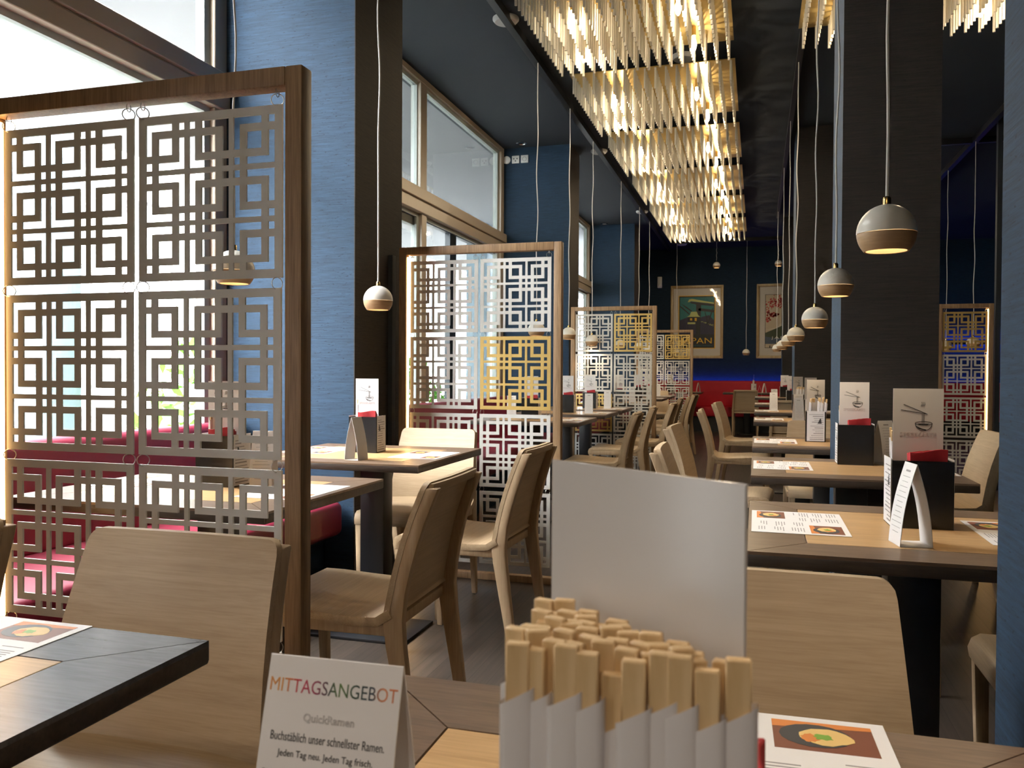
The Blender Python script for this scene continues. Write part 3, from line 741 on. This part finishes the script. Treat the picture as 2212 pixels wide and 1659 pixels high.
def make_mat_meshes():
    s = MB().box(-.1485, .1485, -.105, .105, 0, .0006).mesh('sheet', 'paper')
    p1 = food_picture(.094, .066); p2 = food_picture(.098, .070)
    m = MB()
    def block(x, y, w, n):
        for k in range(n):
            l = w*random.uniform(.55, 1); m.box(x, x+l, y-k*.0062-.0018, y-k*.0062, .0006, .0008)
    for bx, by, w, n in ((-.135, .092, .06, 4), (-.135, .060, .06, 4), (-.135, .028, .065, 4), (-.062, .092, .055, 5), (-.062, .052, .06, 4), (-.062, .020, .05, 3),
                         (.005, .010, .055, 4), (.075, .010, .06, 5), (.005, -.030, .06, 4), (.075, -.034, .055, 4), (.005, -.07, .05, 3), (.075, -.075, .05, 3), (-.135, -.004, .05, 1)): block(bx, by, w, n)
    return s, p1, p2, m.mesh('printing', 'grey_ink')
MATM = make_mat_meshes()
mat0 = None
def placemat(x, y, rz, label, z=TT):
    global mat0
    if mat0 is None:
        mat0 = thing('placemat', label, 'placemat', (x, y, z+.0004), rz, 'printed paper placemats')
        link('sheet', MATM[0], mat0); link('food_picture', MATM[1], mat0, (-.088, -.060, .0006)); link('food_picture', MATM[2], mat0, (.085, .058, .0006)); link('printing', MATM[3], mat0)
        return mat0
    return dup(mat0, (x, y, z+.0004), rz, label)
# one pair of joined chopsticks standing in a paper sleeve
def chop_meshes():
    w, d, L = .0092, .0048, .205
    st = MB(); g = .0007
    for s in (-1, 1):
        x0, x1 = (-w/2, -g/2) if s < 0 else (g/2, w/2)
        st.box(x0, x1, -d/2, d/2, 0, L-.03)
    st.box(-w/2, w/2, -d/2, d/2, L-.03, L)
    a = st.mesh('stick', 'bamboo', bevel=.0006, seg=1)
    sl = MB(); W2, D2 = .0135, .0068; zt = L-.020
    n = 16; secs = []
    ring = []
    for k in range(n):
        an = 2*PI*k/n; ca, sa = math.cos(an), math.sin(an)
        ring.append((W2/2*math.copysign(abs(ca)**.55, ca), D2/2*math.copysign(abs(sa)**.55, sa)))
    for z, s in ((0, .8), (.06, 1), (.12, 1.02), (zt, 1.05)):
        secs.append([(x*s, y*s, z+(0.008*(x/W2) if z == zt else 0)) for x, y in ring])
    sl.loft(secs, cap=False)
    for i in range(0): pass
    b = sl.mesh('sleeve', 'sleeve', smooth=True)
    return a, b
CHOP = chop_meshes(); chop0 = None
def chopsticks(x, y, z, rz, label, group, tilt=(0, 0)):
    global chop0
    if chop0 is None:
        chop0 = thing('chopsticks', label, 'chopsticks', (x, y, z), rz, group)
        link('stick', CHOP[0], chop0); link('sleeve', CHOP[1], chop0); o = chop0
    else: o = dup(chop0, (x, y, z), rz, label, group)
    o.rotation_euler = (tilt[0], tilt[1], rz); return o

def dress(short, x, y, rz=0, tent_at=None, tent_rz=0, sticks=5, card_gloss=False, card_twist=0.0, nap=True, nsheet=True):
    """box with menu card, napkins and chopsticks on a table"""
    ca, sa = math.cos(rz), math.sin(rz)
    def loc(a, b): return (x+a*ca-b*sa, y+a*sa+b*ca)
    holder(x, y, rz, 'black condiment box on the '+short)
    cx, cy_ = loc(-.002, .0) if abs(card_twist) < .5 else loc(.004, .0)
    card(cx, cy_, TT+.11, rz+card_twist, 'white menu card with noodle bowl drawing on the '+short)
    if nap:
        nx_, ny_ = loc(.014, -.035) if abs(card_twist) < .5 else loc(.030, -.013); napkins(nx_, ny_, TT+.108, rz+.06 if abs(card_twist) < .5 else rz+card_twist, 'red paper napkins in the black box on the '+short, w=.078 if abs(card_twist) < .5 else .040)
    for k in range(sticks):
        qx, qy = loc(-.048+.011*(k % 2), .012+.006*k if sticks < 7 else -.036+.0088*k)
        chopsticks(qx, qy, TT+.02+random.uniform(-.004, .006), rz+PI/2+random.uniform(-.2, .2), 'sleeved wooden chopsticks standing in the box on the '+short, 'sleeved chopsticks in the box on the '+short, (random.uniform(-.04, .04), random.uniform(-.10, .0)))
    if tent_at: tent(tent_at[0], tent_at[1], TT, tent_rz, 'white folded menu stand on the '+short)

# near table with the lunch sign ------------------------------------------------
NS = 'lunch sign table'
table(-.411, .256, .19, .888, 'oak-inset table carrying the MITTAGSANGEBOT sign')
LS = thing('menu_stand', 'white folded lunch sign headed MITTAGSANGEBOT', 'table sign', (-.240, .445, TT), .03, 'folded menu stands')
sw, sh_, sd = .0865, .180, .034
def bul(s, h=sh_, d=sd): return [(s*(d*(1-t)+.006*math.sin(PI*t)), .001+h*t) for t in [k/9 for k in range(10)]]
sweep_x(bul(-1)+[(0, sh_+.0015)]+bul(1)[::-1], sw, .0012).build('folded_sheet', 'paper', LS)
MB().box(-sw/2, sw/2, -sd, sd, 0, .0012).build('base_flap', 'paper', LS)
M['rainbow'] = gradient_ink('rainbow_ink', [(0, (.55, .22, .05, 1)), (.12, (.62, .28, .06, 1)), (.24, (.5, .03, .06, 1)), (.36, (.28, .03, .08, 1)), (.47, (.03, .035, .04, 1)), (.55, (.08, .16, .03, 1)), (.66, (.02, .05, .03, 1)), (.80, (.03, .04, .06, 1)), (.86, (.55, .20, .08, 1)), (1, (.55, .17, .07, 1))])
def on_sign(txt, zfrac, width, mat, height=None, xoff=0, align='CENTER', outline=False):
    t = zfrac; yy = -(sd*(1-t)+.006*math.sin(PI*t))-.0010; dz = sh_; dy = sd-.006*PI*math.cos(PI*t)
    me = text_mesh('lettering', txt, .01, mat, align, width=width, height=height, outline=outline)
    o = link('lettering', me, LS, (xoff, yy, sh_*t)); o.rotation_euler = (math.atan2(dz, dy), 0, 0); return o
on_sign('MITTAGSANGEBOT', .898, .0825, 'rainbow', .0078)
on_sign('QuickRamen', .815, .033, 'faint_grey', .0055, outline=True)
on_sign('Buchstäblich unser schnellster Ramen.', .752, .073, 'ink', .0050)
on_sign('Jeden Tag neu. Jeden Tag frisch.', .706, .061, 'ink', .0050)
on_sign('QUICKRAMEN', .645, .0265, 'ink', .0040, xoff=-.0265)
on_sign('Tägliches Angebot siehe Tafel', .615, .052, 'ink', .0038, xoff=-.0138)
# box on the near table: rotated so that its price sheet and chopsticks face the seat
holder(-.0475, .366, PI/2, 'black condiment box under the packed chopstick bundle')
gx, gy = -.0475, .352
ang = math.atan2(.322-.382, -.004+.091)
card(gx, gy, .8482, ang, 'large blank white menu card standing behind the chopstick bundle', w=.108, h=.21, art=False, gloss=True)
cnt = 0
for r in range(11):
    yy = .3075+.0069*r
    lim = min(-.091+(.382-.006-yy)*(.087/.06)-.006, -.0030)
    xx = -.0885+(.0046 if r % 2 else 0)-(.003 if r > 6 else 0)
    while xx <= lim:
        rot = random.uniform(-.10, .10) if r == 0 else random.uniform(-.42, .42)
        low = -.007 if (r == 0 and cnt == 4) else 0
        chopsticks(xx+random.uniform(-.0006, .0006), yy+random.uniform(-.0006, .0006), .790+random.uniform(-.003, .003)+low, rot,
                   'sleeved wooden chopsticks packed upright in front of the blank white card', 'sleeved chopsticks packed before the white card', (random.uniform(-.012, .012), random.uniform(-.012, .012)))
        cnt += 1; xx += .0093
napkins(.0020, .346, .862, PI/2, 'dark red napkins beside the blank white menu card', w=.06, h=.075)
placemat(-.020, .790, PI+.03, 'printed paper placemat on the lunch sign table by the white card')
chair(.0, .985, '-y', 'pale oak chair back at the far edge of the lunch sign table', .02)

# long dark table at the window side ---------------------------------------------
table(-1.95, -.685, .26, .925, 'long slate-topped table next to the tall lattice screen', slate=True, ped=[-.35, .35], base=(.15, .14, 0))
placemat(-1.022, .822, PI, 'printed placemat at the corner of the long slate table')
chair(-.972, .965, '-y', 'pale oak chair between long slate table and tall lattice screen')
chair(-1.585, .970, '-y', 'oak chair showing only its back edge beyond the long slate table')

# pillar row ------------------------------------------------------------------------
PR = [(1.71, 2.392), (2.975, 3.655), (4.15, 4.83), (6.25, 6.95), (7.72, 8.42), (9.62, 10.32), (12.3, 13.0)]
for k, (a, b) in enumerate(PR):
    S = ORD[k]+' pillar-row table'; c = (a+b)/2
    table(-.014, .695, a, b, 'dark-edged oak-inset table, %s of the pillar row behind the lunch sign' % ORD[k])
    placemat(.098, c+.02, -PI/2, 'printed placemat at the aisle end of the '+S)
    placemat(.580, c+.02, PI/2, 'printed placemat at the pillar end of the '+S)
dress('first pillar-row table', .366, 2.125, .03, (.311, 1.882), -PI/2+.18, 5, card_twist=-.02)
dress('second pillar-row table', .372, 3.49, 0, (.487, 3.535), .6, 6)
dress('third pillar-row table', .300, 4.60, PI/2-.06, None, 0, 9, card_twist=-.95)
dress('fourth pillar-row table', .395, 6.62, PI/2, (.30, 6.45), .3, 8, card_twist=-.95)
dress('fifth pillar-row table', .375, 8.16, PI/2, (.16, 8.2), .1, 8, card_twist=-.95)
dress('sixth pillar-row table', .40, 10.0, 0, (.20, 9.9), .1, 4)
dress('seventh pillar-row table', .40, 12.7, 0, (.05, 12.6), -PI/2, 4)
for (x, y, k, rot) in ((-.105, 2.05, 0, 0), (-.075, 3.335, 1, .03), (-.15, 4.64, 2, -.06), (-.13, 6.70, 3, .03), (-.08, 8.34, 4, -.12)):
    chair(x, y, '+x', 'pale oak chair at the aisle end of the %s pillar-row table' % ORD[k], rot)
for (x, y, k, rot) in ((.745, 2.06, 0, 0), (.80, 3.30, 1, .03), (.865, 4.66, 2, .03), (.84, 6.6, 3, 0)):
    chair(x, y, '-x', 'pale oak chair at the pillar end of the %s pillar-row table' % ORD[k], rot)
chair(.385, 5.075, '-y', 'pale oak chair facing out behind the third pillar-row table')
chair(.36, 9.52, '+y', 'oak chair with its rear turned out before the sixth pillar-row table')

# window row behind the near screen ---------------------------------------------------
for k, (a, b, xr) in enumerate(((1.80, 2.485, -1.170), (2.875, 3.615, -1.212))):
    S = ORD[k]+' table behind the near screen'
    table(-2.0, xr, a, b, 'oak-inset window table, %s behind the tall near lattice screen' % ORD[k], ped=[.045], base=(.22, .16, -.05))
    placemat(xr-.125, (a+b)/2, PI/2, 'printed placemat at the aisle end of the '+S); placemat(-1.86, (a+b)/2+.05, -PI/2, 'printed placemat at the bench end of the '+S)
dress('first table behind the near screen', -1.575, 2.20, .0, (-1.44, 2.21), .25, 5)
dress('second table behind the near screen', -1.632, 3.30, .02, (-1.53, 2.995), -PI/2-.15, 5)
chair(-1.105, 2.185, '-x', 'oak chair before the tall near screen, first at the window tables', .02)
chair(-1.105, 3.150, '-x', 'oak chair between near and second screens, at the aisle', -.03)
chair(-1.53, 3.615, '-y', 'sunlit cream-looking oak chair facing out at the second window table')

# window row behind second screen ---------------------------------------------------------
for k, (a, b) in enumerate(((5.66, 6.36), (6.72, 7.40), (7.62, 8.28))):
    S = ORD[k]+' table behind the second screen'
    table(-2.0, -1.185, a, b, 'oak-inset window table, %s behind the screen with one gold panel' % ORD[k])
    placemat(-1.31, (a+b)/2, PI/2, 'printed placemat at the aisle end of the '+S)
dress('first table behind the second screen', -1.62, 6.02, 0, (-1.80, 6.1), .2, 3)
dress('second table behind the second screen', -1.575, 7.06, 0, (-1.37, 6.98), .12, 3)
dress('third table behind the second screen', -1.55, 7.96, 0, (-1.39, 8.02), .12, 3)
chair(-1.11, 6.03, '-x', 'oak chair at the first table behind the second screen', .02)
chair(-1.12, 7.07, '-x', 'oak chair at the second table behind the second screen', .04)
chair(-1.03, 7.97, '-x', 'oak chair at the third table behind the second screen', -.03)

# window row behind third screen ---------------------------------------------------------
for k, (a, b) in enumerate(((9.42, 10.12), (11.0, 11.7), (12.1, 12.8))):
    S = ORD[k]+' table behind the third screen'
    table(-2.0, -1.185, a, b, 'distant oak-inset window table, %s behind the third lattice screen' % ORD[k])
    placemat(-1.31, (a+b)/2, PI/2, 'printed placemat on the '+S)
    dress(S, -1.55, (a+b)/2+.02, 0, (-1.40, (a+b)/2), .1, 2)
chair(-1.10, 9.5, '-x', 'distant oak chair, first behind the third screen', .0); chair(-1.06, 10.08, '-x', 'distant oak chair, second behind the third screen', .05)
chair(-1.05, 11.15, '-x', 'distant pale chair seen sideways before the red end bench', -.08)
chair(-1.52, 12.93, '-y', 'distant pale chair facing out under the far lattice screen')
# tables at the end bench -------------------------------------------------------------------
for k, (xa, xb, s) in enumerate(((-1.75, -.93, 'end-bench table under the far screen'), (-.56, .26, 'end-bench table below the two posters'))):
    table(xa, xb, 15.0, 15.7, 'narrow dark-edged '+s)
    dress(s, xb-.30 if k else xa+.25, 15.35, PI/2 if k else 0, ((xb+.02-.14) if k else xb-.07, 15.3), -PI/2+.3, 2)
chair(-.17, 14.75, '+y', 'oak chair with its rear turned out before the red end bench')

# pendants -------------------------------------------------------------------------------------
for k, (y, z) in enumerate(((2.078, 1.424), (3.355, 1.433), (4.506, 1.374), (6.624, 1.383), (8.15, 1.395), (9.98, 1.410), (12.66, 1.452))):
    make_pendant('cream and wood globe pendant over the %s pillar-row table' % ORD[k], .285, y, z)
for (y, z, s) in ((2.215, 1.407, 'first table behind the near screen'), (3.232, 1.40, 'second table behind the near screen'), (5.885, 1.404, 'first table behind the second screen'),
                  (6.975, 1.420, 'second table behind the second screen'), (8.02, 1.40, 'third table behind the second screen'), (9.78, 1.42, 'first table behind the third screen'),
                  (11.38, 1.44, 'second table behind the third screen'), (12.5, 1.44, 'third table behind the third screen')):
    make_pendant('cream and wood globe pendant over the '+s, -1.61, y*1.61/1.55, 1.1+(z-1.1)*1.61/1.55)
make_pendant('globe pendant over the lunch sign table', .285, .62, 1.42)
make_pendant('globe pendant over the long slate table', -1.55, .6, 1.42)
make_pendant('tiny globe pendant low before the JAPAN poster screen', -1.40, 15.32, 1.47, lit=3)
make_pendant('small globe pendant hanging high between the two posters', -.70, 15.32, 3.02, lit=3)
make_pendant('small globe pendant hanging low between the two posters', -.175, 15.32, 1.455, lit=3)
make_pendant('small globe pendant hanging high above the blossom poster', .36, 15.32, 3.02, lit=3)
make_pendant('globe pendant behind the narrow screen in the side room', 2.10, 9.35, 1.41, lit=3)
make_pendant('globe pendant hidden by the narrow side screen post, thin cord showing', 2.10, 10.6, 1.42, lit=3)

# benches -----------------------------------------------------------------------------------------
def bench_window(y0, y1, label):
    b = thing('bench', label, 'bench', (0, 0, 0), 0, 'red benches')
    MB().box(-2.60, -2.05, y0+.03, y1-.01, 0, .29).build('plinth', 'paper_blue', b)
    MB().box(-2.60, -1.945, y0, y1, .29, .455).build('seat', 'wine', b, bevel=.035, seg=4)
    MB().add([(-2.62,y0,.44),(-2.40,y0,.44),(-2.40,y1,.44),(-2.62,y1,.44),(-2.62,y0,.84),(-2.50,y0,.84),(-2.50,y1,.84),(-2.62,y1,.84)],
             [(0,3,2,1),(4,5,6,7),(0,1,5,4),(1,2,6,5),(2,3,7,6),(3,0,4,7)]).build('backrest', 'wine', b, bevel=.035, seg=4)
    return b
bench_window(.3, 3.68, 'wine red bench along the window behind the near screen')
bench_window(4.30, 8.54, 'wine red window bench seen through the second lattice screen')
bench_window(9.10, 13.38, 'wine red window bench behind the third lattice screen')
eb = thing('bench', 'bright red bench running below the posters', 'bench', (0, 0, 0), 0, 'red benches')
MB().box(XW+.05, XR-.05, 15.95, YE-.02, 0, .28).build('plinth', 'black', eb)
MB().box(XW+.05, XR-.05, 15.80, YE-.02, .28, .46).build('seat', 'red', eb, bevel=.03, seg=3)
MB().box(XW+.05, XR-.05, 16.14, YE-.09, .45, .945).build('backrest', 'red', eb, bevel=.03, seg=3)
MB().box(XW+.1, XR-.1, YE-.075, YE-.06, .925, .935).build('led_strip', 'blue_led', eb)

# side room: blue wall light
sl = thing('wall_lamp', 'blue wall washer on the side room end wall', 'wall light', (0, 0, 0))
MB().box(2.2, XR-.1, YE-.14, YE-.12, 1.62, 1.70).box(2.2, 2.23, YE-.12, YE, 1.64, 1.68).box(XR-.13, XR-.1, YE-.12, YE, 1.64, 1.68).build('housing', 'track', sl); MB().box(2.25, XR-.15, YE-.12, YE-.114, 1.63, 1.69).build('diffuser', 'blue_led', sl)

# posters -----------------------------------------------------------------------------------------------
def framed(x0, x1, z0, z1, label, name='framed_poster'):
    p = thing(name, label, 'poster', ((x0+x1)/2, YE, (z0+z1)/2), 0, 'framed posters on the end wall')
    a, b = (x1-x0)/2, (z1-z0)/2; w = .055; m = MB()
    for s in (-1, 1): m.vprism([(s*a, -b), (s*a, b), (s*(a-w), b-w), (s*(a-w), -b+w)], -.045, 0); m.vprism([(-a, s*b), (a, s*b), (a-w, s*(b-w)), (-a+w, s*(b-w))], -.045, 0)
    m.build('frame', 'gold_frame', p, bevel=.008)
    MB().box(-a+w, a-w, -.012, -.006, -b+w, b-w).build('mount', 'mount', p)
    MB().box(-a+w, a-w, -.024, -.022, -b+w, b-w).build('glazing', 'picglass', p)
    return p, a, b
def shape(m, mat, pts, lay): m.use(mat).vprism(pts, -.0125-.0006*lay, -.012-.0006*lay+.0004)
p, a, b = framed(-1.615, -.615, 1.37, 2.785, 'gold-framed teal travel poster reading JAPAN')
m = MB(); u, v = .335, .50
def Q(pts): return [(-u+2*u*x, -v+2*v*z) for x, z in pts]
shape(m, 'p_yellow', Q([(-.025, -.015), (1.025, -.015), (1.025, 1.015), (-.025, 1.015)]), 0)
shape(m, 'p_black', Q([(0, 0), (1, 0), (1, 1), (0, 1)]), 1)
shape(m, 'p_teal', Q([(.02, .30), (.98, .30), (.98, .98), (.02, .98)]), 2)
shape(m, 'p_navy', Q([(.0, .26), (1, .26), (1, .52), (.85, .63), (.65, .60), (.45, .52), (.25, .60), (.0, .53)]), 3)
shape(m, 'p_lime', Q([(.24, .89), (.28, .94), (.36, .95), (.98, .87), (.98, .845), (.34, .905), (.27, .885)]), 5)
shape(m, 'p_black', Q([(.30, .90), (.98, .845), (.98, .80), (.62, .83), (.60, .26), (.47, .26), (.48, .84), (.33, .865)]), 4)
shape(m, 'p_black', Q([(.55, .77), (.98, .73), (.98, .68), (.55, .72)]), 4)
shape(m, 'p_lime', Q([(.22, .60), (.30, .63), (.34, .70), (.50, .70), (.54, .63), (.60, .60)]), 6)
shape(m, 'p_black', Q([(.26, .50), (.56, .50), (.56, .60), (.26, .60)]), 6)
shape(m, 'p_yellow', Q([(.31, .53), (.37, .53), (.37, .575), (.31, .575)]), 7); shape(m, 'p_yellow', Q([(.44, .52), (.50, .52), (.50, .58), (.44, .58)]), 7)
shape(m, 'p_lime', Q([(.24, .46), (.46, .46), (.46, .495), (.24, .495)]), 6)
for q in ([(.02, .82), (.12, .77), (.30, .66), (.29, .64), (.10, .75), (.02, .80)], [(.05, .86), (.2, .8), (.36, .72), (.35, .70), (.18, .78)], [(.80, .45), (.86, .6), (.95, .78), (.96, .76), (.89, .58), (.82, .44)], [(.80, .44), (.77, .56), (.72, .70), (.735, .70), (.79, .57), (.83, .45)]): shape(m, 'p_black', Q(q), 7)
for k in range(26):
    x, z = random.uniform(.6, .97), 0; z = .52-.25*(x-.55)+random.uniform(-.015, .04)*(x-.4); shape(m, 'p_lime', Q([(x, z), (x+.018, z), (x+.014, z+.014)]), 8)
m.build('print', None, p)
stand_text(text_mesh('lettering', 'JAPAN', .2, 'p_yellow', width=.60, height=.145), p, (0, -.0195, -.415))
stand_text(text_mesh('lettering', 'JAPANESE GOVERNMENT RAILWAYS', .03, 'p_tealink', width=.60, height=.024), p, (0, -.0195, -.468))
p, a, b = framed(-.005, .995, 1.37, 2.785, 'gold-framed red blossom mountain poster, half hidden by a pillar')
m = MB()
shape(m, 'p_black', Q([(-.012, -.008), (1.012, -.008), (1.012, 1.008), (-.012, 1.008)]), 0)
shape(m, 'p_sand', Q([(0, 0), (1, 0), (1, 1), (0, 1)]), 1)
shape(m, 'p_snow', Q([(0, .34), (1, .34), (1, .62), (.75, .66), (.5, .5), (.3, .38)]), 2)
shape(m, 'p_hill', Q([(0, .17), (1, .17), (1, .36), (.72, .46), (.5, .43), (.28, .36), (0, .28)]), 3)
shape(m, 'p_slate', Q([(0, .07), (1, .07), (1, .16), (.6, .20), (.3, .17), (0, .21)]), 4)
for k in range(260):
    t = random.random(); x = t*.95; z = .80+.10*t+random.gauss(0, .055) if k % 3 else .62+random.uniform(-.16, .08)*(1-t); x = x if k % 3 else x*.35
    if z < .98: s = random.uniform(.02, .045); shape(m, 'p_red', Q([(x, z), (x+s, z-.006), (x+s*1.2, z+s*.5), (x+.3*s, z+s*.6)]), 5)
m.build('print', None, p)
stand_text(text_mesh('lettering', 'JAPAN', .1, 'p_white', width=.44, height=.062, spacing=1.3), p, (0, -.0195, -.335))
stand_text(text_mesh('lettering', 'JAPAN', .1, 'p_black', width=.55, height=.045), p, (0, -.0195, -.495))

# slim metal trim at the dark side of the first pier
o = MB().box(-1.90, -1.875, 4.085, 4.125, 0, 1.72).build('trim_1', 'dark_frame'); struct(o)
o = MB().box(2.16, 2.20, 8.78, 8.84, 0, CEIL).build('trim_2', 'dark_frame'); struct(o)

# ------------------------------------------------------------------ daylight
w = bpy.data.worlds.new('overcast_sky'); sc.world = w; w.use_nodes = True
nt = w.node_tree; bg = nt.nodes['Background']; bg.inputs['Color'].default_value = (.97, .985, 1.0, 1); bg.inputs['Strength'].default_value = 52.0
